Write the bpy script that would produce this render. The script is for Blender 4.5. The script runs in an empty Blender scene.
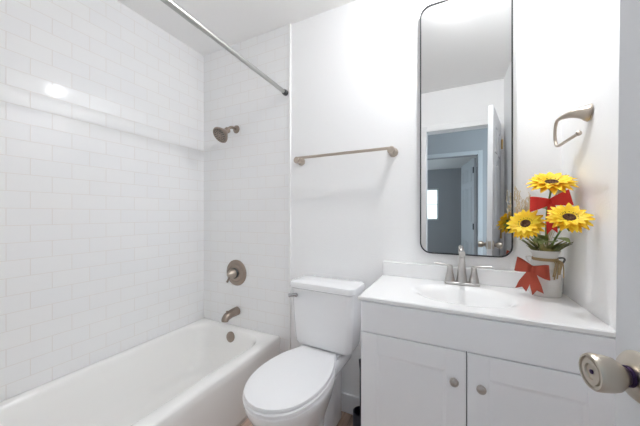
import bpy, bmesh, math, random
from mathutils import Vector, Matrix
random.seed(7)
PI = math.pi
S = bpy.context.scene
COL = S.collection

# ---------------------------------------------------------------- camera, world, exposure
cd = bpy.data.cameras.new('camera'); cam = bpy.data.objects.new('camera', cd); COL.objects.link(cam)
cd.sensor_width = 36; cd.lens = 268/640*36; cd.shift_y = 1.5/640; cd.clip_start = 0.01
cam.location = (0, -1.53, 1.20); cam.rotation_euler = (PI/2, 0, math.radians(26.4))
S.camera = cam
W = bpy.data.worlds.new('world'); S.world = W; W.use_nodes = True
W.node_tree.nodes['Background'].inputs[0].default_value = (0.70, 0.88, 1.0, 1)
W.node_tree.nodes['Background'].inputs[1].default_value = 2.6
S.view_settings.view_transform = 'Standard'; S.view_settings.look = 'None'
S.view_settings.gamma = 1; S.view_settings.use_curve_mapping = False
S.view_settings.exposure = 0.36
S.cycles.max_bounces = 24; S.cycles.diffuse_bounces = 20; S.cycles.glossy_bounces = 8
LAMP = 460.0      # emission of the ceiling lamp's glass dome

# ---------------------------------------------------------------- materials
def mat(name, col, rough=.5, metal=0, bump=None, spec=.5, coat=0, var=None):
    m = bpy.data.materials.new(name); m.use_nodes = True
    nt = m.node_tree; b = nt.nodes['Principled BSDF']
    b.inputs['Base Color'].default_value = (*col, 1); b.inputs['Roughness'].default_value = rough
    b.inputs['Metallic'].default_value = metal; b.inputs['Specular IOR Level'].default_value = spec
    b.inputs['Coat Weight'].default_value = coat; b.inputs['Coat Roughness'].default_value = .08
    tc = nt.nodes.new('ShaderNodeTexCoord')
    if bump:
        n = nt.nodes.new('ShaderNodeTexNoise'); n.inputs['Scale'].default_value = bump[0]; n.inputs['Detail'].default_value = 3
        bp = nt.nodes.new('ShaderNodeBump'); bp.inputs['Strength'].default_value = bump[1]; bp.inputs['Distance'].default_value = bump[2]
        nt.links.new(tc.outputs['Object'], n.inputs['Vector']); nt.links.new(n.outputs['Fac'], bp.inputs['Height'])
        nt.links.new(bp.outputs['Normal'], b.inputs['Normal'])
    if var:
        n = nt.nodes.new('ShaderNodeTexNoise'); n.inputs['Scale'].default_value = var[0]; n.inputs['Detail'].default_value = 4
        r = nt.nodes.new('ShaderNodeValToRGB')
        r.color_ramp.elements[0].color = (*col, 1); r.color_ramp.elements[1].color = (*var[1], 1)
        r.color_ramp.elements[0].position = .35; r.color_ramp.elements[1].position = .7
        nt.links.new(tc.outputs['Object'], n.inputs['Vector']); nt.links.new(n.outputs['Fac'], r.inputs['Fac'])
        nt.links.new(r.outputs['Color'], b.inputs['Base Color'])
    return m

def brick_mat(name, axes, off, bw, rh, mortar, c1, c2, cm, rough, bumpd, wood=False):
    m = bpy.data.materials.new(name); m.use_nodes = True
    nt = m.node_tree; b = nt.nodes['Principled BSDF']; N = nt.nodes.new; L = nt.links.new
    tc = N('ShaderNodeTexCoord'); sp = N('ShaderNodeSeparateXYZ'); cb = N('ShaderNodeCombineXYZ')
    L(tc.outputs['Object'], sp.inputs[0])
    for k in range(2):
        ad = N('ShaderNodeMath'); ad.operation = 'ADD'; ad.inputs[1].default_value = off[k]
        L(sp.outputs[axes[k]], ad.inputs[0]); L(ad.outputs[0], cb.inputs[k])
    br = N('ShaderNodeTexBrick'); br.offset = .5; br.squash = 1
    br.inputs['Scale'].default_value = 1; br.inputs['Brick Width'].default_value = bw; br.inputs['Row Height'].default_value = rh
    br.inputs['Mortar Size'].default_value = mortar; br.inputs['Mortar Smooth'].default_value = .3; br.inputs['Bias'].default_value = 0
    br.inputs['Color1'].default_value = (*c1, 1); br.inputs['Color2'].default_value = (*c2, 1); br.inputs['Mortar'].default_value = (*cm, 1)
    L(cb.outputs[0], br.inputs['Vector'])
    b.inputs['Roughness'].default_value = rough
    if wood:
        mp = N('ShaderNodeMapping'); mp.inputs['Scale'].default_value = (2.5, 22, 1)
        n = N('ShaderNodeTexNoise'); n.inputs['Scale'].default_value = 1.6; n.inputs['Detail'].default_value = 6
        r = N('ShaderNodeValToRGB'); r.color_ramp.elements[0].color = (.55, .5, .47, 1); r.color_ramp.elements[1].color = (1.25, 1.2, 1.15, 1)
        r.color_ramp.elements[0].position = .3; r.color_ramp.elements[1].position = .7
        mx = N('ShaderNodeMix'); mx.data_type = 'RGBA'; mx.blend_type = 'MULTIPLY'; mx.inputs[0].default_value = 1
        L(cb.outputs[0], mp.inputs['Vector']); L(mp.outputs[0], n.inputs['Vector']); L(n.outputs['Fac'], r.inputs['Fac'])
        L(br.outputs['Color'], mx.inputs[6]); L(r.outputs['Color'], mx.inputs[7]); L(mx.outputs[2], b.inputs['Base Color'])
    else:
        L(br.outputs['Color'], b.inputs['Base Color'])
    iv = N('ShaderNodeMath'); iv.operation = 'SUBTRACT'; iv.inputs[0].default_value = 1; L(br.outputs['Fac'], iv.inputs[1])
    bp = N('ShaderNodeBump'); bp.inputs['Strength'].default_value = .6; bp.inputs['Distance'].default_value = bumpd
    L(iv.outputs[0], bp.inputs['Height']); L(bp.outputs['Normal'], b.inputs['Normal'])
    return m

TW = dict(bw=.1550, rh=.0795, mortar=.0014, c1=(.885, .885, .89), c2=(.90, .897, .893), cm=(.83, .79, .755), rough=.06, bumpd=.0008)
M_TILE_L = brick_mat('tile_left', (1, 2), (2.086, -.0365), **TW)
M_TILE_B = brick_mat('tile_back', (0, 2), (1.8, -.0365), **TW)
M_FLOOR = brick_mat('plank_floor', (1, 0), (.3, .54), 1.2, .15, .0012, (.36, .26, .20), (.72, .60, .545), (.12, .08, .06), .4, .001, wood=True)
M_WALL = mat('wall_paint', (.925, .925, .925), .55, bump=(130, .22, .004))
M_CEIL = mat('ceiling_paint', (.925, .92, .915), .8, bump=(90, .2, .004))
M_TRIM = mat('trim_paint', (.86, .86, .86), .4)
M_BASE = mat('baseboard_paint', (.86, .865, .88), .45)
M_TILETRIM = mat('tile_edge', (.88, .88, .87), .3)
M_HALL = mat('hall_paint', (.40, .405, .42), .7)
M_TUB = mat('tub_enamel', (.93, .92, .90), .14, coat=.3)
M_PORC = mat('porcelain', (.90, .90, .91), .12, coat=.4)
M_SEAT = mat('seat_plastic', (.89, .89, .90), .28)
M_CAB = mat('cabinet_paint', (.90, .91, .935), .4)
M_CABIN = mat('cabinet_inside', (.25, .25, .27), .7)
M_TOP = mat('cultured_marble', (.91, .91, .91), .15, coat=.3)
M_NICKEL = mat('brushed_nickel', (.58, .555, .535), .28, 1)
M_BRONZE = mat('warm_nickel', (.36, .295, .25), .3, 1)
M_WARM = mat('satin_nickel', (.52, .45, .385), .3, 1)
M_CHROME = mat('chrome', (.5, .5, .52), .15, 1)
M_ROD = mat('rod_steel', (.50, .50, .485), .3, 1)
M_DARKMET = mat('dark_metal', (.10, .10, .10), .4, .6)
M_BLACK = mat('black_frame', (.025, .025, .027), .35)
M_GLASSM = mat('mirror_silver', (.74, .745, .74), .0, 1)
M_DOOR = mat('door_paint', (.70, .71, .73), .45)
M_DOOR2 = mat('hall_door_paint', (.55, .56, .58), .5)
M_KNOB = mat('aged_nickel', (.56, .51, .44), .36, 1, bump=(60, .12, .002))
M_KNOBD = mat('knob_dark', (.07, .04, .12), .3, .8)
M_BRASS = mat('brass', (.70, .48, .18), .3, 1)
M_PETAL = mat('petal_yellow', (.92, .58, .01), .55, var=(40, (.95, .74, .03)))
M_PETAL2 = mat('petal_gold', (.85, .46, .008), .55, var=(40, (.93, .64, .02)))
M_DISK = mat('seed_brown', (.045, .018, .008), .9, bump=(300, 1, .004), var=(150, (.16, .07, .025)))
M_DISKR = mat('seed_ring', (.20, .10, .02), .9, bump=(300, 1, .004))
M_STEM = mat('stem_green', (.16, .26, .06), .6)
M_LEAF = mat('leaf_green', (.22, .30, .09), .6, var=(30, (.45, .50, .22)))
M_LEAFD = mat('leaf_dark', (.07, .10, .03), .6, var=(30, (.30, .26, .08)))
M_RED = mat('ribbon_red', (.62, .022, .012), .7, bump=(500, .3, .001))
M_RUST = mat('ribbon_rust', (.40, .060, .03), .75, bump=(500, .3, .001))
M_CAN = mat('enamel_can', (.82, .81, .79), .5, var=(9, (.72, .70, .66)), bump=(25, .2, .003))
M_TWINE = mat('twine', (.45, .33, .18), .9)
M_WHEAT = mat('dry_grass', (.70, .60, .42), .8)
M_BRUSH = mat('black_plastic', (.03, .03, .045), .35)
M_DOME = bpy.data.materials.new('lamp_glass'); M_DOME.use_nodes = True
_b = M_DOME.node_tree.nodes['Principled BSDF']
_b.inputs['Emission Color'].default_value = (.955, .975, 1, 1); _b.inputs['Emission Strength'].default_value = LAMP
M_PANE = bpy.data.materials.new('window_glass'); M_PANE.use_nodes = True
_b = M_PANE.node_tree.nodes['Principled BSDF']
_b.inputs['Transmission Weight'].default_value = 1; _b.inputs['Roughness'].default_value = 0; _b.inputs['IOR'].default_value = 1.02

# ---------------------------------------------------------------- mesh helpers
def BM(): return bmesh.new()

def obj(name, bm, m, parent=None, smooth=False, ms=None):
    bmesh.ops.recalc_face_normals(bm, faces=bm.faces)
    me = bpy.data.meshes.new(name); bm.to_mesh(me); bm.free()
    o = bpy.data.objects.new(name, me); COL.objects.link(o)
    me.materials.append(m)
    for x in (ms or []): me.materials.append(x)
    if smooth:
        for p in me.polygons: p.use_smooth = True
        if smooth != 'all':
            try: me.set_sharp_from_angle(angle=math.radians(38))
            except Exception: pass
    if parent: o.parent = parent
    return o

def tag(o, label, cat, group=None, kind=None):
    o['label'] = label; o['category'] = cat
    if group: o['group'] = group
    if kind: o['kind'] = kind
    return o

def thing(name, label, cat, loc=(0, 0, 0), rz=0, group=None):
    o = bpy.data.objects.new(name, None); COL.objects.link(o)
    o.empty_display_size = .05
    o.location = loc; o.rotation_euler = (0, 0, rz)
    return tag(o, label, cat, group)

def struct(o, label=None, cat=None):
    o['kind'] = 'structure'
    if label: o['label'] = label
    if cat: o['category'] = cat
    return o

def box(bm, x0, x1, y0, y1, z0, z1, bev=0, seg=2):
    r = bmesh.ops.create_cube(bm, size=1)
    v = r['verts']
    for q in v:
        q.co = Vector(((x0+x1)/2+q.co.x*(x1-x0), (y0+y1)/2+q.co.y*(y1-y0), (z0+z1)/2+q.co.z*(z1-z0)))
    if bev:
        es = list({e for q in v for e in q.link_edges})
        bmesh.ops.bevel(bm, geom=es, offset=bev, segments=seg, affect='EDGES', profile=.5)
    return bm

def rings(bm, rs, cap0=True, cap1=True, closed=True):
    """loft between rings of equal vertex count"""
    vs = [[bm.verts.new(p) for p in r] for r in rs]
    n = len(rs[0])
    for a, b in zip(vs[:-1], vs[1:]):
        for i in range(n if closed else n-1):
            j = (i+1) % n
            bm.faces.new((a[i], a[j], b[j], b[i]))
    if cap0: bm.faces.new(list(reversed(vs[0])))
    if cap1: bm.faces.new(vs[-1])
    return vs

def lathe(bm, prof, M=None, n=32, cap0=True, cap1=True):
    """prof: (r, h) pairs about local z, moved by M"""
    M = M or Matrix()
    rs = []
    for r, h in prof:
        rs.append([M @ Vector((max(r, 1e-5)*math.cos(2*PI*i/n), max(r, 1e-5)*math.sin(2*PI*i/n), h)) for i in range(n)])
    rings(bm, rs, cap0, cap1)
    return bm

def aim(loc, d, up=(0, 0, 1)):
    """matrix whose local z points along d"""
    z = Vector(d).normalized(); u = Vector(up)
    if abs(z.dot(u)) > .98: u = Vector((0, 1, 0))
    x = u.cross(z).normalized(); y = z.cross(x)
    m = Matrix((x, y, z)).transposed().to_4x4(); m.translation = Vector(loc)
    return m

def spline(pts, k=6):
    pts = [Vector(p) for p in pts]; out = []
    for i in range(len(pts)-1):
        p0 = pts[max(i-1, 0)]; p1 = pts[i]; p2 = pts[i+1]; p3 = pts[min(i+2, len(pts)-1)]
        for j in range(k):
            t = j/k
            out.append(.5*((2*p1)+(p2-p0)*t+(2*p0-5*p1+4*p2-p3)*t*t+(3*p1-p0-3*p2+p3)*t**3))
    out.append(pts[-1]); return out

def tube(bm, pts, rad, n=12, k=0, flat=1.0, up=None):
    """sweep; rad number or per-point list; flat scales the second axis"""
    if k:
        if not isinstance(rad, (int, float)):
            rr_ = spline([(r, 0, 0) for r in rad], k); rad = [q.x for q in rr_]
        pts = spline(pts, k)
    pts = [Vector(p) for p in pts]
    if isinstance(rad, (int, float)): rad = [rad]*len(pts)
    rs = []; ref = None
    for i, p in enumerate(pts):
        d = (pts[min(i+1, len(pts)-1)]-pts[max(i-1, 0)]).normalized()
        if ref is None:
            ref = Vector(up) if up else (Vector((0, 0, 1)) if abs(d.z) < .9 else Vector((0, 1, 0)))
        x = (ref-d*ref.dot(d)).normalized(); y = d.cross(x); ref = x
        rs.append([p+x*math.cos(2*PI*j/n)*rad[i]+y*math.sin(2*PI*j/n)*rad[i]*flat for j in range(n)])
    rings(bm, rs); return bm

def rr(x0, x1, y0, y1, r, z, seg=6):
    """rounded rectangle ring, 4*(seg+1) points"""
    out = []
    for cx, cy, a0 in ((x1-r, y1-r, 0), (x0+r, y1-r, PI/2), (x0+r, y0+r, PI), (x1-r, y0+r, 1.5*PI)):
        for i in range(seg+1):
            a = a0+PI/2*i/seg
            out.append(Vector((cx+r*math.cos(a), cy+r*math.sin(a), z)))
    return out

def wall_with_holes(bm, axis, c0, c1, u0, u1, z0, z1, holes):
    """slab split into boxes around rectangular holes (u0,u1,z0,z1), side by side along u"""
    def b(ua, ub, za, zb):
        if ub-ua < 1e-4 or zb-za < 1e-4: return
        if axis == 'y': box(bm, ua, ub, c0, c1, za, zb)
        else: box(bm, c0, c1, ua, ub, za, zb)
    u = u0
    for h in sorted(holes):
        b(u, h[0], z0, z1); b(h[0], h[1], z0, h[2]); b(h[0], h[1], h[3], z1); u = h[1]
    b(u, u1, z0, z1)
    return bm

# ---------------------------------------------------------------- the room
H = 2.48; XL, XR = -1.80, .43; YF = -1.535; YF2 = -1.645; YH = -2.95; YH2 = -3.06; YB = -6.8
struct(obj('floor', box(BM(), -2.6, 1.6, -6.9, .1, -.1, 0), M_FLOOR))
struct(obj('ceiling', box(BM(), -2.6, 1.6, -6.9, .1, H, H+.1), M_CEIL))
struct(obj('wall_back', box(BM(), XL-.1, XR+.1, 0, .1, 0, H), M_WALL))
struct(obj('wall_back_tile', box(BM(), XL, -.990, -.010, 0, 0, H), M_TILE_B))
struct(obj('wall_left', box(BM(), XL-.1, XL, YF, 0, 0, H), M_TILE_L))
struct(obj('wall_right', box(BM(), XR, XR+.1, YF2, 0, 0, H), M_WALL))
OX0, OX1, OZ = -.250, .372, 2.065
struct(obj('wall_front', wall_with_holes(BM(), 'y', YF2, YF, XL-.1, XR, 0, H, [(OX0, OX1, 0, OZ)]), M_WALL))
struct(obj('trim_1', box(BM(), -.990, -.975, -.014, 0, 0, H, .003), M_TILETRIM))
def casing(name, x0, x1, z1, y0, y1, w=.057, m=M_TRIM):
    bm = BM()
    xr = min(x1+w, XR-.001) if y1 > -2 else x1+w
    box(bm, x0-w, x0, y0, y1, 0, z1+w, .004); box(bm, x1, xr, y0, y1, 0, z1+w, .004)
    box(bm, x0, x1, y0, y1, z1, z1+w, .004)
    return struct(obj(name, bm, m))
casing('trim_2', OX0, OX1, OZ, YF, YF+.014)
struct(obj('baseboard_back', box(BM(), -.975, -.350, -.013, 0, 0.004, .117, .004), M_BASE))
# hall and the room beyond the doorway, seen in the mirror
HX0, HX1 = -.46, .32
struct(obj('wall_hall', wall_with_holes(BM(), 'y', YH2, YH, -2.6, 1.6, 0, H, [(HX0, HX1, 0, 2.06)]), M_HALL))
casing('trim_3', HX0, HX1, 2.06, YH, YH+.014, m=M_DOOR2)
struct(obj('wall_hall_left', wall_with_holes(BM(), 'x', -2.6, -2.5, -6.8, YF2, 0, H, [(-6.4, -3.6, .45, 2.1)]), M_HALL))
struct(obj('wall_hall_right', wall_with_holes(BM(), 'x', 1.5, 1.6, -6.8, YF2, 0, H, [(-2.85, -1.72, .10, 2.2)]), M_HALL))
WX0, WX1, WZ0, WZ1 = -1.25, -.37, 1.04, 1.94
struct(obj('wall_bedroom', wall_with_holes(BM(), 'y', YB-.1, YB, -2.6, 1.6, 0, H, [(WX0, WX1, WZ0, WZ1)]), M_HALL))
w1 = bpy.data.objects.new('window_1', None); COL.objects.link(w1); w1.location = (0, YB, 0); struct(w1)
bm = BM()
for a in ((WX0, WX0+.04, WZ0, WZ1), (WX1-.04, WX1, WZ0, WZ1), (WX0, WX1, WZ0, WZ0+.04), (WX0, WX1, WZ1-.04, WZ1), (WX0, WX1, 1.485, 1.50)):
    box(bm, a[0], a[1], -.07, -.03, a[2], a[3])
obj('window_frame', bm, M_TRIM, w1)
obj('pane', box(BM(), WX0+.04, WX1-.04, -.055, -.050, WZ0+.04, WZ1-.04), M_PANE, w1)
w2 = bpy.data.objects.new('fill_window_bedroom', None); COL.objects.link(w2); w2.location = (-2.5, 0, 0); struct(w2)  # unseen side opening, added so daylight brightens the bedroom and hall
bm = BM()
for a in ((-6.4, -6.35, .45, 2.1), (-3.65, -3.6, .45, 2.1), (-5.025, -4.975, .45, 2.1), (-6.4, -3.6, .45, .50), (-6.4, -3.6, 2.05, 2.1)):
    box(bm, -.07, -.03, a[0], a[1], a[2], a[3])
obj('window_frame', bm, M_TRIM, w2)
w3 = bpy.data.objects.new('fill_window_hall', None); COL.objects.link(w3); w3.location = (1.6, 0, 0); struct(w3)  # unseen hall-end opening, added to send fill light through the doorway
bm = BM()
for a in ((-2.85, -2.80, .10, 2.2), (-1.77, -1.72, .10, 2.2), (-2.85, -1.72, .10, .15), (-2.85, -1.72, 2.15, 2.2)):
    box(bm, -.07, -.03, a[0], a[1], a[2], a[3])
obj('window_frame', bm, M_TRIM, w3)
# bedroom door, open into the room beyond
def door_leaf(name, w, h, t, m, loc, rz):
    d = bpy.data.objects.new(name, None); COL.objects.link(d); d.location = loc; d.rotation_euler = (0, 0, rz); struct(d)
    bm = BM(); box(bm, 0, w, -t, 0, .012, h, .002)
    for s in (0, -t):
        for (za, zb) in ((.22, .78), (1.08, 1.62), (1.70, 1.92)):
            for (xa, xb) in ((.12, w/2-.045), (w/2+.045, w-.12)):
                y0, y1 = (s, s+.006) if s == 0 else (s-.006, s)
                for q in ((xa, xa+.018, za, zb), (xb-.018, xb, za, zb), (xa+.018, xb-.018, za, za+.018), (xa+.018, xb-.018, zb-.018, zb)):
                    box(bm, q[0], q[1], y0, y1, q[2], q[3], .002, 1)
    obj('door_panel', bm, m, d)
    return d
d2 = door_leaf('door_2', .74, 2.04, .035, M_DOOR2, (HX1-.01, YH2-.01, 0), math.radians(-101.5))
for z in (.25, 1.02, 1.86):
    obj('hinge', box(BM(), -.004, .03, -.045, -.035, z-.045, z+.045), M_BLACK, d2)

# the bathroom door, standing open at the right
d1 = door_leaf('door_1', .603, 2.04, .035, M_DOOR, (.362, -1.522, 0), math.radians(101.9))
d1.rotation_euler = (Matrix.Rotation(math.radians(.5), 4, 'Y') @ Matrix.Rotation(math.radians(102.4), 4, 'Z')).to_euler(); d1.location.x = .354
KX, KZ = .558, .963
def knob_set(side):
    n = side                                     # +1 hall face, -1 bathroom face
    y0 = 0 if n > 0 else -.035
    M = aim((KX, y0, KZ), (0, n, 0))
    r = obj('knob_rose', lathe(BM(), [(.036, 0), (.036, .003), (.031, .009), (.020, .012), (.014, .013)], M), M_KNOB, d1, True)
    k = obj('door_knob', lathe(BM(), [(.012, .0128), (.012, .018), (.0135, .0205), (.0185, .0260), (.0232, .032), (.0250, .040), (.0260, .052), (.0260, .057), (.0243, .0602), (.0217, .0605), (.0210, .0575), (.0188, .0570), (.0178, .060), (.0115, .0602), (.0105, .0575)], M), M_KNOB, d1, True)
    obj('shank_ring', lathe(BM(), [(.0125, .0132), (.0145, .0135), (.0145, .0165), (.0125, .017)], M), M_KNOBD, k, True)
    bm = BM(); lathe(bm, [(.0032, .0575), (.0032, .0590), (.002, .0590)], M, 12)
    obj('lock_button', bm, M_KNOBD, k, True)
knob_set(1); knob_set(-1)
for z in (.22, 1.02, 1.86):
    bm = BM(); lathe(bm, [(.007, -.045), (.007, .045)], Matrix.Translation((-.006, -.041, z)), 12)
    box(bm, -.001, .002, -.036, -.004, z-.045, z+.045)
    obj('hinge', bm, M_BRASS, d1, True)
obj('latch_plate', box(BM(), .603, .6045, -.029, -.006, KZ-.03, KZ+.03), M_KNOB, d1)

# ---------------------------------------------------------------- ceiling lamp over the vanity
lamp = thing('ceiling_lamp', 'low round white ceiling lamp glowing above the mirror', 'lamp', (.045, -.27, H))
obj('lamp_base', lathe(BM(), [(.044, -.006), (.048, -.002), (.048, 0)], None, 40), M_NICKEL, lamp, True)
obj('lamp_shade', lathe(BM(), [(.002, -.034), (.015, -.033), (.026, -.029), (.033, -.022), (.037, -.014), (.038, -.006)], None, 40), M_DOME, lamp, True)

# ---------------------------------------------------------------- bathtub
tub = thing('bathtub', 'white alcove bathtub along the tiled left wall', 'bathtub', (0, 0, 0))
bm = BM(); sg = 8
X0, X1, Y0, Y1 = XL+.001, -1.054, YF+.001, -.0105
rs = [rr(X0, X1-.030, Y0, Y1, .006, 0.0, sg), rr(X0, X1-.020, Y0, Y1, .006, .04, sg), rr(X0, X1-.006, Y0, Y1, .006, .30, sg),
      rr(X0, X1, Y0, Y1, .008, .325, sg), rr(X0, X1, Y0, Y1, .010, .360, sg), rr(X0+.004, X1-.004, Y0+.004, Y1-.004, .010, .371, sg), rr(X0+.012, X1-.014, Y0+.012, Y1-.012, .012, .375, sg),
      rr(X0+.045, X1-.075, Y0+.07, Y1-.065, .13, .373, sg), rr(X0+.053, X1-.084, Y0+.08, Y1-.074, .13, .367, sg), rr(X0+.060, X1-.091, Y0+.09, Y1-.082, .13, .345, sg),
      rr(X0+.075, X1-.105, Y0+.14, Y1-.098, .14, .25, sg), rr(X0+.10, X1-.125, Y0+.22, Y1-.118, .15, .14, sg), rr(X0+.13, X1-.150, Y0+.30, Y1-.145, .14, .085, sg),
      rr(X0+.18, X1-.20, Y0+.38, Y1-.20, .10, .068, sg), rr(X0+.25, X1-.27, Y0+.6, Y1-.4, .05, .066, sg)]
rings(bm, rs)
o = obj('tub_body', bm, M_TUB, tub, 'all')
Mo = aim((-1.425, -.098, .325), (0, -1, .16))
obj('overflow_plate', lathe(BM(), [(.036, -.004), (.036, .004), (.030, .009), (.008, .011), (.007, .010)], Mo, 28), M_BRONZE, tub, True)
obj('drain', lathe(BM(), [(.03, .060), (.03, .069), (.02, .071)], Matrix.Translation((-1.43, -.36, 0)), 24), M_BRONZE, tub, True)

# ---------------------------------------------------------------- shower fittings
XS = -1.452
sh = thing('shower', 'bell-shaped nickel shower head on a short bent arm high on the tiled wall', 'shower head', (XS, -.0105, 1.837))
obj('flange', lathe(BM(), [(.030, 0), (.030, .004), (.024, .012), (.012, .016)], aim((0, 0, 0), (0, -1, 0)), 28), M_BRONZE, sh, True)
obj('shower_arm', tube(BM(), [(0, -.010, 0), (0, -.045, .002), (0, -.072, -.010), (0, -.090, -.028)], .0105, 12, 6), M_BRONZE, sh, True)
Mh = aim((0, -.082, -.024), (-.10, -.76, -.64)) @ Matrix.Scale(1.12, 4)
hd = obj('head', lathe(BM(), [(.012, -.004), (.019, .004), (.019, .018), (.015, .024), (.022, .034), (.040, .056), (.051, .072), (.053, .080), (.050, .085), (.047, .083), (.001, .083)], Mh, 32), M_BRONZE, sh, True)
bm = BM()
for R, c in ((.040, 20), (.030, 14), (.018, 8)):
    for i in range(c):
        a = 2*PI*i/c; lathe(bm, [(.0028, .0825), (.0024, .0865)], Mh @ Matrix.Translation((R*math.cos(a), R*math.sin(a), 0)), 6)
nz = obj('spray_nozzles', bm, M_DARKMET, hd); nz['kind'] = 'stuff'
va = thing('shower_valve', 'round nickel shower valve with a small lever on the tiled wall above the tub spout', 'valve', (XS, -.0105, .765))
Mv = aim((0, 0, 0), (0, -1, 0))
obj('valve_plate', lathe(BM(), [(.096, 0), (.096, .004), (.089, .011), (.070, .014), (.064, .010), (.056, .011), (.05, .016), (.04, .018)], Mv, 40), M_BRONZE, va, True)
obj('valve_collar', lathe(BM(), [(.038, .017), (.040, .026), (.036, .034)], Mv, 28), M_DARKMET, va, True)
vh = obj('valve_handle', lathe(BM(), [(.034, .034), (.033, .045), (.026, .060), (.018, .078), (.012, .086), (.004, .088)], Mv, 28), M_WARM, va, True)
obj('lever', tube(BM(), [(-.010, -.048, -.016), (-.028, -.052, -.040), (-.038, -.056, -.064)], [.008, .0065, .0085], 10, 4), M_BRONZE, vh, True)
sp = thing('tub_spout', 'short nickel tub spout pointing down over the bathtub rim', 'tub spout', (XS+.006, -.0105, .474))
bm = BM(); tube(bm, [(0, 0, .006), (0, -.03, .006), (0, -.07, .003), (0, -.100, -.004), (0, -.117, -.018), (0, -.121, -.032)], [.032, .031, .029, .028, .026, .022], 20, 5)
obj('spout_body', bm, M_BRONZE, sp, True)
obj('diverter_knob', lathe(BM(), [(.004, 0), (.004, .012), (.008, .014), (.008, .020), (.004, .022)], aim((0, -.098, .016), (0, -.1, 1)), 12), M_BRONZE, sp, True)

# ---------------------------------------------------------------- curtain rod
rod = thing('curtain_rod', 'bare steel shower curtain rod spanning the tub below the ceiling', 'curtain rod', (-1.011, -.0105, 2.02))
obj('rod_tube', tube(BM(), [(0, -.012, 0), (.010, -.76, .013)], .0125, 16), M_ROD, rod, True)
obj('rod_tube', tube(BM(), [(.0093, -.70, .0122), (.020, -1.513, .026)], .0145, 16), M_ROD, rod, True)
obj('rod_cap', lathe(BM(), [(.019, 0), (.020, .012), (.016, .030), (.0135, .032)], Mv, 24), M_DARKMET, rod, True)
obj('rod_cap', lathe(BM(), [(.019, 0), (.020, .012), (.016, .030), (.0135, .032)], aim((.020, -1.524, .026), (0, 1, 0)), 24), M_DARKMET, rod, True)

# ---------------------------------------------------------------- towel bar
tb = thing('towel_bar', 'straight nickel towel bar on the white wall above the toilet', 'towel bar', (-.597, 0, 1.548))
for s in (-1, 1):
    x = s*.298
    obj('post', lathe(BM(), [(.026, 0), (.026, .005), (.019, .014), (.015, .03), (.016, .045), (.021, .055), (.021, .066), (.017, .071), (.004, .072)], aim((x, 0, 0), (0, -1, 0)), 28), M_WARM, tb, True)
obj('bar', tube(BM(), [(-.300, -.060, .012), (.300, -.060, .012)], .0085, 14), M_WARM, tb, True)

# ---------------------------------------------------------------- toilet
TX = -.660
to = thing('toilet', 'white two-piece toilet with its lid closed between bathtub and vanity', 'toilet', (TX, 0, 0), math.radians(-2.0))
PROF = [(0, .115), (.08, .128), (.2, .158), (.33, .179), (.5, .189), (.65, .183), (.78, .163), (.88, .131), (.95, .088), (.985, .048)]
def egg(yb, yf, wmax, z, flat=0.0, m=20):
    """half-width profile from back (yb) to front (yf)"""
    k = wmax/.189
    pts = spline([(t, w*k, 0) for t, w in PROF], 3)
    right = [Vector((p.y, yb+(yf-yb)*p.x, z)) for p in pts]
    tip = [Vector((0, yf, z))]
    left = [Vector((-p.x, p.y, z)) for p in reversed(right)]
    return right+tip+left
bm = BM()
rings(bm, [egg(-.26, -.615, .118, 0), egg(-.26, -.612, .115, .035), egg(-.245, -.600, .104, .10), egg(-.235, -.600, .108, .18), egg(-.22, -.625, .130, .25),
           egg(-.20, -.672, .156, .32), egg(-.19, -.705, .171, .375), egg(-.19, -.714, .176, .400), egg(-.19, -.714, .176, .412), egg(-.195, -.706, .170, .420)])
box(bm, -.135, .135, -.29, -.035, .36, .425, .02, 3)
box(bm, -.085, .085, -.30, -.06, .0, .38, .03, 3)
rings(bm, [rr(-.115, .115, -.40, -.16, .05, 0, 6), rr(-.115, .115, -.40, -.16, .05, .03, 6), rr(-.10, .10, -.385, -.175, .05, .045, 6)])
obj('bowl', bm, M_PORC, to, True)
for s in (-1, 1):
    obj('bolt_cap', lathe(BM(), [(.016, .043), (.015, .052), (.009, .060), (.002, .062)], Matrix.Translation((s*.085, -.30, 0)), 16), M_SEAT, to, True)
bm = BM(); rings(bm, [egg(-.205, -.712, .172, .421), egg(-.200, -.718, .177, .426), egg(-.200, -.718, .177, .434), egg(-.205, -.713, .173, .438)])
obj('seat', bm, M_SEAT, to, True)
bm = BM(); rings(bm, [egg(-.207, -.709, .168, .4385), egg(-.203, -.714, .173, .443), egg(-.203, -.714, .173, .449), egg(-.206, -.711, .1705, .454), egg(-.225, -.692, .154, .4565), egg(-.30, -.60, .10, .458)])
obj('lid', bm, M_SEAT, to, True)
for s in (-1, 1):
    obj('hinge', box(BM(), s*.092-.030, s*.092+.030, -.203, -.172, .424, .446, .005), M_SEAT, to)
TKX = .012
bm = BM()
def tk(w0, w1, z, d0=-.205, d1=-.030, r=.035): return rr(TKX-w0, TKX+w1, d0, d1, r, z, 7)
rings(bm, [tk(.150, .150, .449, -.185, -.045), tk(.168, .168, .457, -.200, -.035), tk(.175, .175, .477, -.207, -.032), tk(.186, .186, .62, -.214, -.031), tk(.193, .193, .770, -.220, -.030), tk(.190, .190, .776, -.216, -.034)])
obj('tank', bm, M_PORC, to, True)
bm = BM()
rings(bm, [tk(.196, .196, .777, -.222, -.028), tk(.204, .204, .783, -.230, -.022, .038), tk(.205, .205, .800, -.231, -.021, .038), tk(.201, .201, .812, -.227, -.025, .036), tk(.188, .188, .817, -.213, -.038, .034), tk(.10, .10, .818, -.15, -.10, .02)])
obj('tank_lid', bm, M_PORC, to, True)
bm = BM(); lathe(bm, [(.012, 0), (.012, .006), (.008, .010)], aim((TKX-.150, -.217, .740), (0, -1, 0)), 16)
tube(bm, [(TKX-.138, -.228, .742), (TKX-.160, -.232, .741), (TKX-.190, -.234, .735)], [.008, .009, .0095], 10, 4)
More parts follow.
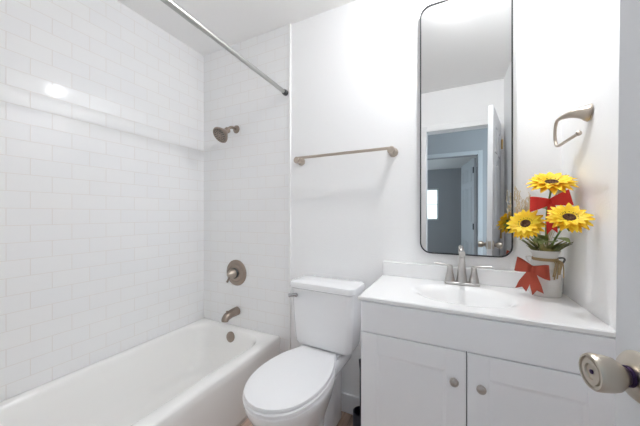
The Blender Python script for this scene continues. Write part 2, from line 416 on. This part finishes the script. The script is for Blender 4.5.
obj('flush_lever', bm, M_CHROME, to, True)

# ---------------------------------------------------------------- toilet brush
tbz = thing('toilet_brush', 'black toilet brush in a round black holder on the floor beside the vanity', 'toilet brush', (-.425, -.20, 0))
obj('holder', lathe(BM(), [(.038, 0), (.042, .004), (.041, .185), (.037, .187), (.036, .17), (.034, .012), (.001, .010)], None, 28), M_BRUSH, tbz, True)
obj('handle', tube(BM(), [(0, 0, .05), (0, 0, .40), (0, 0, .452)], [.006, .007, .011], 12), M_BRUSH, tbz, True)
obj('bristles', lathe(BM(), [(.012, .02), (.028, .03), (.03, .09), (.012, .11)], None, 20), M_BRUSH, tbz, True)

# ---------------------------------------------------------------- vanity
CX0, CX1, CYF = -.343, .4285, -.437
vc = thing('vanity_cabinet', 'pale grey-white bathroom vanity cabinet with two shaker doors', 'cabinet', (0, 0, 0))
bm = BM()
box(bm, CX0, CX0+.016, CYF, -.001, .0, .8415); box(bm, CX1-.016, CX1, CYF, -.001, .0, .8415); box(bm, CX0+.016, CX1-.016, CYF+.02, -.012, .09, .106)
box(bm, CX0+.016, CX1-.016, -.012, -.001, .09, .70); box(bm, CX0+.016, CX1-.016, CYF+.06, CYF+.072, 0, .09)
obj('carcass', bm, M_CAB, vc)
obj('reveal', box(BM(), CX0+.004, CX1-.004, CYF-.002, CYF+.004, .095, .8395), M_CABIN, vc)
obj('drawer_front', box(BM(), CX0, CX1-.001, CYF-.019, CYF-.002, .7175, .8385, .0015), M_CAB, vc)
def shaker(x0, x1, z0, z1, kx, kz):
    bm = BM(); y1 = CYF-.002; y0 = CYF-.019; f = .066
    box(bm, x0, x0+f, y0, y1, z0, z1, .0012, 1); box(bm, x1-f, x1, y0, y1, z0, z1, .0012, 1)
    box(bm, x0+f, x1-f, y0, y1, z1-f-.012, z1, .0012, 1); box(bm, x0+f, x1-f, y0, y1, z0, z0+f, .0012, 1)
    q = [(x0+f-.001, x1-f+.001, z0+f-.001, z1-f-.011, y0+.0004), (x0+f+.010, x1-f-.010, z0+f+.010, z1-f-.022, y0+.0026)]
    rings(bm, [[Vector((a, yy, c)), Vector((b_, yy, c)), Vector((b_, yy, e)), Vector((a, yy, e))] for a, b_, c, e, yy in q], False, True)
    box(bm, x0+f, x1-f, y0+.006, y1, z0+f, z1-f-.012)
    d = obj('cabinet_door', bm, M_CAB, vc)
    obj('knob', lathe(BM(), [(.006, 0), (.005, .010), (.008, .014), (.0145, .017), (.0155, .020), (.0145, .0235), (.0115, .0235), (.0105, .022), (.009, .0235), (.003, .0245)], aim((kx, y0, kz), (0, -1, 0)), 28), M_NICKEL, d, True)
XM = .043
shaker(CX0, XM-.0018, .10, .7135, .003, .609)
shaker(XM+.0018, CX1-.001, .10, .7135, .086, .607)

vt = thing('countertop', 'glossy white vanity top with an integrated oval sink and backsplash', 'vanity top', (0, 0, 0))
bm = BM(); TX0, TX1, TY0, TY1, TZ0, TZ1 = -.356, .4288, -.456, -.0005, .842, .860
SX, SY, SA, SB = .038, -.235, .200, .148
n = 96
def rect_ring(x0, x1, y0, y1, z):
    out = []
    for i in range(n):
        a = 2*PI*i/n; c, s = math.cos(a), math.sin(a)
        t = min(((x1-SX) if c > 0 else (SX-x0))/max(abs(c), 1e-9), ((y1-SY) if s > 0 else (SY-y0))/max(abs(s), 1e-9))
        out.append(Vector((SX+c*t, SY+s*t, z)))
    for cx, cy in ((x1, y1), (x0, y1), (x0, y0), (x1, y0)):     # snap the nearest points to the corners
        k = min(range(n), key=lambda i: (out[i].x-cx)**2+(out[i].y-cy)**2); out[k] = Vector((cx, cy, z))
    return out
def ell(k, z, dy=0, kb=None): return [Vector((SX+SA*k*math.cos(2*PI*i/n), SY+dy+SB*(kb or k)*math.sin(2*PI*i/n), z)) for i in range(n)]
rings(bm, [ell(.80, TZ0-.03), rect_ring(TX0+.003, TX1-.001, TY0+.003, TY1, TZ0), rect_ring(TX0, TX1, TY0, TY1, TZ0+.003), rect_ring(TX0, TX1, TY0, TY1, TZ1-.004), rect_ring(TX0+.004, TX1-.001, TY0+.004, TY1, TZ1),
           ell(1.09, TZ1), ell(1.04, TZ1-.0006), ell(.98, TZ1-.0030), ell(.91, TZ1-.009), ell(.82, TZ1-.024), ell(.72, TZ1-.058), ell(.56, TZ1-.085), ell(.35, TZ1-.110), ell(.10, TZ1-.114)], cap0=False)
obj('counter_slab', bm, M_TOP, vt, True)
obj('backsplash', box(BM(), TX0, TX1, -.022, TY1, TZ1, .937, .004), M_TOP, vt)
obj('sink_drain', lathe(BM(), [(.022, TZ1-.113), (.022, TZ1-.110), (.014, TZ1-.109)], Matrix.Translation((SX, SY, 0)), 20), M_NICKEL, vt, True)

fc = thing('faucet', 'brushed nickel two-handle faucet at the back of the sink', 'faucet', (.038, -.057, TZ1))
obj('base_plate', box(BM(), -.076, .076, -.024, .024, 0, .014, .006, 3), M_NICKEL, fc, True)
bm = BM()
tube(bm, [(0, 0, .010), (0, 0, .04), (0, -.001, .09), (0, -.012, .125), (0, -.040, .152), (0, -.075, .163), (0, -.100, .160)], [.0255, .021, .0165, .0145, .0132, .0125, .0122], 20, 4)
obj('spout', bm, M_NICKEL, fc, True)
for s in (-1, 1):
    bm = BM(); lathe(bm, [(.0235, .010), (.020, .03), (.0135, .06), (.0115, .078), (.0130, .082), (.0125, .090), (.004, .093)], Matrix.Translation((s*.052, 0, 0)), 24)
    hb = obj('handle', bm, M_NICKEL, fc, True)
    obj('lever', tube(BM(), [(s*.050, 0, .087), (s*.075, -.004, .093), (s*.122, -.010, .098)], [.009, .0075, .0065], 12, 5, flat=.55, up=(0, 1, 0)), M_NICKEL, hb, True)

# ---------------------------------------------------------------- mirror
mi = thing('wall_mirror', 'tall rounded-corner mirror in a thin black metal frame above the vanity', 'mirror', (.046, -.0005, 0))
MW, MZ0, MZ1 = .203, .997, 2.297
def rz_ring(k, y, r): return [Vector((p.x, y, p.y)) for p in rr(-MW+k, MW-k, MZ0+k, MZ1-k, r, 0, 10)]
bm = BM(); R0 = .055
vs = rings(bm, [rz_ring(0, 0, R0), rz_ring(0, -.022, R0), rz_ring(.0055, -.022, R0-.0055), rz_ring(.0055, -.017, R0-.0055), rz_ring(.0055, 0, R0-.0055)], False, False)
for i in range(len(vs[0])):
    j = (i+1) % len(vs[0]); bm.faces.new((vs[-1][i], vs[-1][j], vs[0][j], vs[0][i]))
obj('mirror_frame', bm, M_BLACK, mi, True)
bm = BM(); rings(bm, [rz_ring(.006, -.004, R0-.006), rz_ring(.006, -.0165, R0-.006)])
obj('mirror_glass', bm, M_GLASSM, mi)

# ---------------------------------------------------------------- open towel ring on the right wall
tr = thing('towel_ring', 'open hook-shaped nickel towel ring on the right wall above the sunflowers', 'towel ring', (XR, -.268, 1.562))
bm = BM()
tube(bm, [(-.0008, -.001, -.005), (-.006, 0, -.004), (-.020, .006, .000), (-.040, .026, .005), (-.055, .066, .009), (-.060, .100, .010)], [.031, .029, .021, .0135, .0085, .0060], 18, 5)
obj('mount', bm, M_WARM, tr, True)
obj('ring', tube(BM(), [(-.059, .088, .0098), (-.060, .112, .008), (-.060, .129, -.010), (-.060, .134, -.045), (-.060, .122, -.080), (-.060, .092, -.093), (-.060, .02, -.094), (-.060, -.088, -.095)], [.0065, .006, .0055, .0055, .0055, .0055, .0055, .0055], 12, 6), M_WARM, tr, True)
obj('ring_tip', lathe(BM(), [(.0055, 0), (.008, .004), (.008, .012), (.004, .016)], aim((-.060, -.086, -.095), (0, -1, 0)), 14), M_WARM, tr, True)

# ---------------------------------------------------------------- sunflower arrangement
VX, VY = .350, -.082
can = thing('milk_can_vase', 'small white enamel milk can tied with twine and a rust bow on the vanity top', 'vase', (VX, VY, TZ1))
obj('can_body', lathe(BM(), [(.050, 0), (.054, .003), (.0545, .012), (.053, .016), (.053, .112), (.0545, .116), (.053, .122), (.048, .134), (.041, .146), (.040, .158), (.044, .172), (.052, .186), (.054, .189), (.051, .189), (.042, .174), (.037, .158), (.037, .146), (.048, .12), (.048, .012), (.001, .010)], None, 36), M_CAN, can, True)
for s, a0 in ((1, -.15), (-1, -.15)):
    bm = BM()
    ca, sa = math.cos(a0), math.sin(a0)
    tube(bm, [(s*.043*ca, s*.043*sa, .158), (s*.058*ca, s*.058*sa, .160), (s*.063*ca, s*.063*sa, .151), (s*.050*ca, s*.050*sa, .126)], .0035, 8, 5)
    obj('handle', bm, M_DARKMET if s > 0 else M_CAN, can, True)
bm = BM()
for k in range(3):
    tube(bm, [(.0425*math.cos(2*PI*i/24), .0425*math.sin(2*PI*i/24), .148+.004*k) for i in range(25)], .0022, 6)
for i in range(7):
    a = -1.25+.1*i; c, s = math.cos(a), math.sin(a); L = random.uniform(.05, .085)
    tube(bm, [(.044*c, .044*s, .152), (.062*c, .062*s, .140), (.058*c+random.uniform(-.008, .008), .060*s, .148-L)], [.0022, .002, .0025], 6, 4)
obj('twine', bm, M_TWINE, can, True)

def ribbon(bm, pts, widths, wdir, th=.0012):
    """strip along pts, wide along wdir, solid"""
    pts = [Vector(p) for p in pts]; wd = Vector(wdir).normalized(); rs = []
    for i, p in enumerate(pts):
        d = (pts[min(i+1, len(pts)-1)]-pts[max(i-1, 0)]).normalized(); nn = d.cross(wd).normalized()*th/2; w = wd*widths[i]/2
        rs.append([p-w-nn, p+w-nn, p+w+nn, p-w+nn])
    rings(bm, rs)
def bow(name, m, parent, M, w=.060, h=.050, tails=((-.028, -.085), (.030, -.088)), tail_w=.034, tilt=(.06, .10)):
    """bow facing local -y"""
    par = obj(name, lathe(BM(), [(.004, -.013), (.011, -.011), (.013, 0), (.011, .011), (.004, .013)], M @ Matrix.Scale(.75, 4, (0, 1, 0)), 16), m, parent, True)
    for s, tl in ((-1, tilt[0]), (1, tilt[1])):
        bm = BM()
        path = spline([(0, -.002, 0), (.25, -.018, 0), (.7, -.022, 0), (.98, -.012, 0), (1.0, .004, 0), (.75, .014, 0), (.3, .010, 0), (0, .003, 0)], 5)
        ws = spline([(a, 0, 0) for a in (.40, .58, .88, 1.0, 1.0, .86, .56, .40)], 5)
        pts = [M @ Vector((s*p.x*w, p.y, p.x*w*tl)) for p in path]
        up = (M.to_3x3() @ Vector((-.12*s, 0, 1)))
        ribbon(bm, pts, [q.x*h for q in ws], up)
        obj('loop', bm, m, par, True)
    for tx, tz in tails:
        bm = BM(); k = 10; rs = []
        for i in range(k+1):
            t = i/k; c = Vector((tx*t, -.004-.012*math.sin(t*PI*.9)-.004*t, tz*t)); ww = tail_w*(.42+.58*min(1, t*1.4))/2
            dirx = Vector((-tz, 0, tx)).normalized(); dd = Vector((tx, 0, tz)).normalized()
            last = i == k
            a, b = c-dirx*ww, c+dirx*ww
            if last: a = a+dd*.010; b = b+dd*.004; 
            mid = c-dd*(.012 if last else 0)
            rs.append([M @ q for q in (a, mid+Vector((0, -.002, 0)), b, b+Vector((0, .0012, 0)), mid+Vector((0, -.0008, 0)), a+Vector((0, .0012, 0)))])
        rings(bm, rs); obj('tail', bm, m, par, True)
    return par
face = lambda loc, a, roll=0: Matrix.Translation(loc) @ Matrix.Rotation(a, 4, 'Z') @ Matrix.Rotation(roll, 4, 'Y')
bow('bow', M_RUST, can, face((-.057, -.066, .116), math.radians(-20), math.radians(3)), .054, .058, tails=((-.030, -.088), (.024, -.092)), tail_w=.038, tilt=(.22, -.10))

def leaf(bm, base, d, length, width, droop=.3, up=(0, 0, 1)):
    d = Vector(d).normalized(); side = d.cross(Vector(up)).normalized(); nrm = side.cross(d).normalized(); base = Vector(base)
    rs = []
    k = 8
    for i in range(k+1):
        t = i/k; w = width*math.sin(PI*min(1, (t*.94+.03))**.8)*.5+.0006
        c = base+d*length*t-nrm*droop*length*t*t
        rs.append([c-side*w+nrm*w*.25, c-nrm*.0004, c+side*w+nrm*w*.25, c+side*w*.98+nrm*(w*.25+.0008), c+nrm*.0006, c-side*w*.98+nrm*(w*.25+.0008)])
    rings(bm, rs)

def sunflower(label, c, nrm, R, stem_pts, leaves, squash=1.0):
    f = thing('sunflower', label, 'flower', c, 0, 'sunflowers in the milk can')
    M = aim((0, 0, 0), nrm)
    fit = Vector(c)
    loc = lambda p: tuple(Vector(p)-fit)
    obj('stem', tube(BM(), [loc(p) for p in stem_pts]+[tuple(M @ Vector((0, 0, -.004)))], .0035, 8, 5), M_STEM, f, True)
    obj('seed_head', lathe(BM(), [(R*.27, -.002), (R*.29, .004), (R*.26, .009), (R*.18, .010), (R*.12, .007), (.001, .006)], M, 28), M_DISK, f, True)
    bm = BM()
    for i in range(26):
        a = 2*PI*i/26; p = Vector((R*.28*math.cos(a), R*.28*math.sin(a), .004))
        leaf(bm, M @ p, M.to_3x3() @ Vector((math.cos(a), math.sin(a), 1.2)), .010, .005, 0, M.to_3x3() @ Vector((0, 0, 1)))
    obj('floret_ring', bm, M_DISKR, f, True)
    bm = BM()
    for i in range(10):
        a = 2*PI*(i+.3)/10; leaf(bm, M @ Vector((.008*math.cos(a), .008*math.sin(a), -.006)), M.to_3x3() @ Vector((math.cos(a), math.sin(a), -.22)), R*.62, R*.26, -.05, M.to_3x3() @ Vector((0, 0, 1)))
    obj('calyx', bm, M_STEM, f, True)
    for layer, (cnt, k, lift, mm) in enumerate(((15, 1.0, .05, M_PETAL2), (15, .98, .30, M_PETAL), (13, .82, .62, M_PETAL))):
        for i in range(cnt):
            a = 2*PI*(i+.5*layer)/cnt+random.uniform(-.06, .06); L = R*(k-.24)*random.uniform(.92, 1.06)
            bm = BM()
            dl = M.to_3x3() @ Vector((math.cos(a), math.sin(a), lift+random.uniform(-.1, .1)))
            leaf(bm, M @ Vector((R*.24*math.cos(a), R*.24*math.sin(a), .001+.002*layer)), dl, L, R*.34, .20, M.to_3x3() @ Vector((0, 0, 1)))
            obj('petal', bm, mm, f, True)
    for b, d, L, w in leaves:
        bm = BM(); leaf(bm, loc(b), d, L, w, .25); obj('leaf', bm, M_LEAF, f, True)
    return f
base = lambda dx, dy: [(VX+dx*.3, VY+dy*.3, TZ1+.014), (VX+dx, VY+dy, TZ1+.17)]
sunflower('topmost sunflower, tilted up above the red bow', (.345, -.185, 1.322), (-.02, -.48, .86), .080,
          base(.004, .004)+[(.352, -.10, 1.20), (.350, -.155, 1.285)], [((.352, -.11, 1.22), (-.9, -.5, .4), .06, .035), ((.352, -.13, 1.25), (.5, -.8, .3), .05, .03)])
sunflower('left sunflower in front of the mirror edge', (.268, -.170, 1.160), (-.42, -.76, .50), .067,
          base(-.014, -.004)+[(.318, -.10, 1.09), (.290, -.145, 1.140)], [((.325, -.10, 1.075), (-.3, -.8, .7), .065, .03)])
sunflower('right sunflower nearest the right wall', (.357, -.322, 1.186), (-.02, -.70, .70), .066,
          base(.010, -.016)+[(.362, -.15, 1.09), (.360, -.25, 1.150)], [((.358, -.14, 1.085), (-.55, -.75, .25), .09, .065), ((.36, -.17, 1.105), (.3, -.8, .1), .07, .045), ((.345, -.12, 1.09), (-.7, -.6, .6), .085, .045)])
tag(bow('red_bow', M_RED, None, face((.336, -.205, 1.248), math.radians(-12), math.radians(-6)), .060, .060, tails=((-.006, -.115), (.020, -.085)), tail_w=.032, tilt=(-.02, .16)),
    'bright red ribbon bow among the sunflowers, under the topmost bloom', 'bow')
bm = BM()
tube(bm, [(VX, VY, TZ1+.014), (VX+.004, VY-.01, TZ1+.17), (.345, -.15, 1.18), (.338, -.196, 1.240)], .0012, 6, 5)
bp = obj('bow_pick', bm, M_STEM, None, True)
bp.parent = bpy.data.objects['red_bow']
bm = BM()
for i in range(46):
    a = random.uniform(0, 2*PI); r = random.uniform(.0, .03)
    leaf(bm, (VX+r*math.cos(a), VY+r*math.sin(a), TZ1+.165), (math.cos(a)*.8, math.sin(a)*.8-.2, 1.3), random.uniform(.05, .115), random.uniform(.012, .028), .22)
tag(obj('foliage', bm, M_LEAFD, None, True), 'dark olive foliage filling the mouth of the milk can', 'foliage', kind='stuff')
def grass(name, label, tips):
    bm = BM()
    for t in tips:
        tube(bm, [(VX+random.uniform(-.02, .02), VY+random.uniform(-.02, .02), TZ1+.15), ((VX*1.0+t[0])/2+random.uniform(-.01, .01), (VY+t[1])/2, (1.0+t[2])/2+.03), t], [.0009, .0009, .0006], 5, 4)
        for j in range(5):
            q = Vector(t)-Vector((0, 0, .012*j)); leaf(bm, q, (random.uniform(-.4, .4), random.uniform(-.4, .4), 1), .018, .004, 0)
    tag(obj(name, bm, M_WHEAT, None, True), label, 'dried grass', kind='stuff')
grass('dried_grass', 'pale dried grass sprays rising at the left of the sunflowers', [(.262+random.uniform(-.025, .03), -.10+random.uniform(-.03, .03), 1.27+random.uniform(-.05, .04)) for _ in range(14)])
grass('dried_grass', 'pale dried grass sprays rising at the right of the sunflowers', [(.392+random.uniform(-.02, .015), -.13+random.uniform(-.04, .03), 1.30+random.uniform(-.05, .05)) for _ in range(10)])
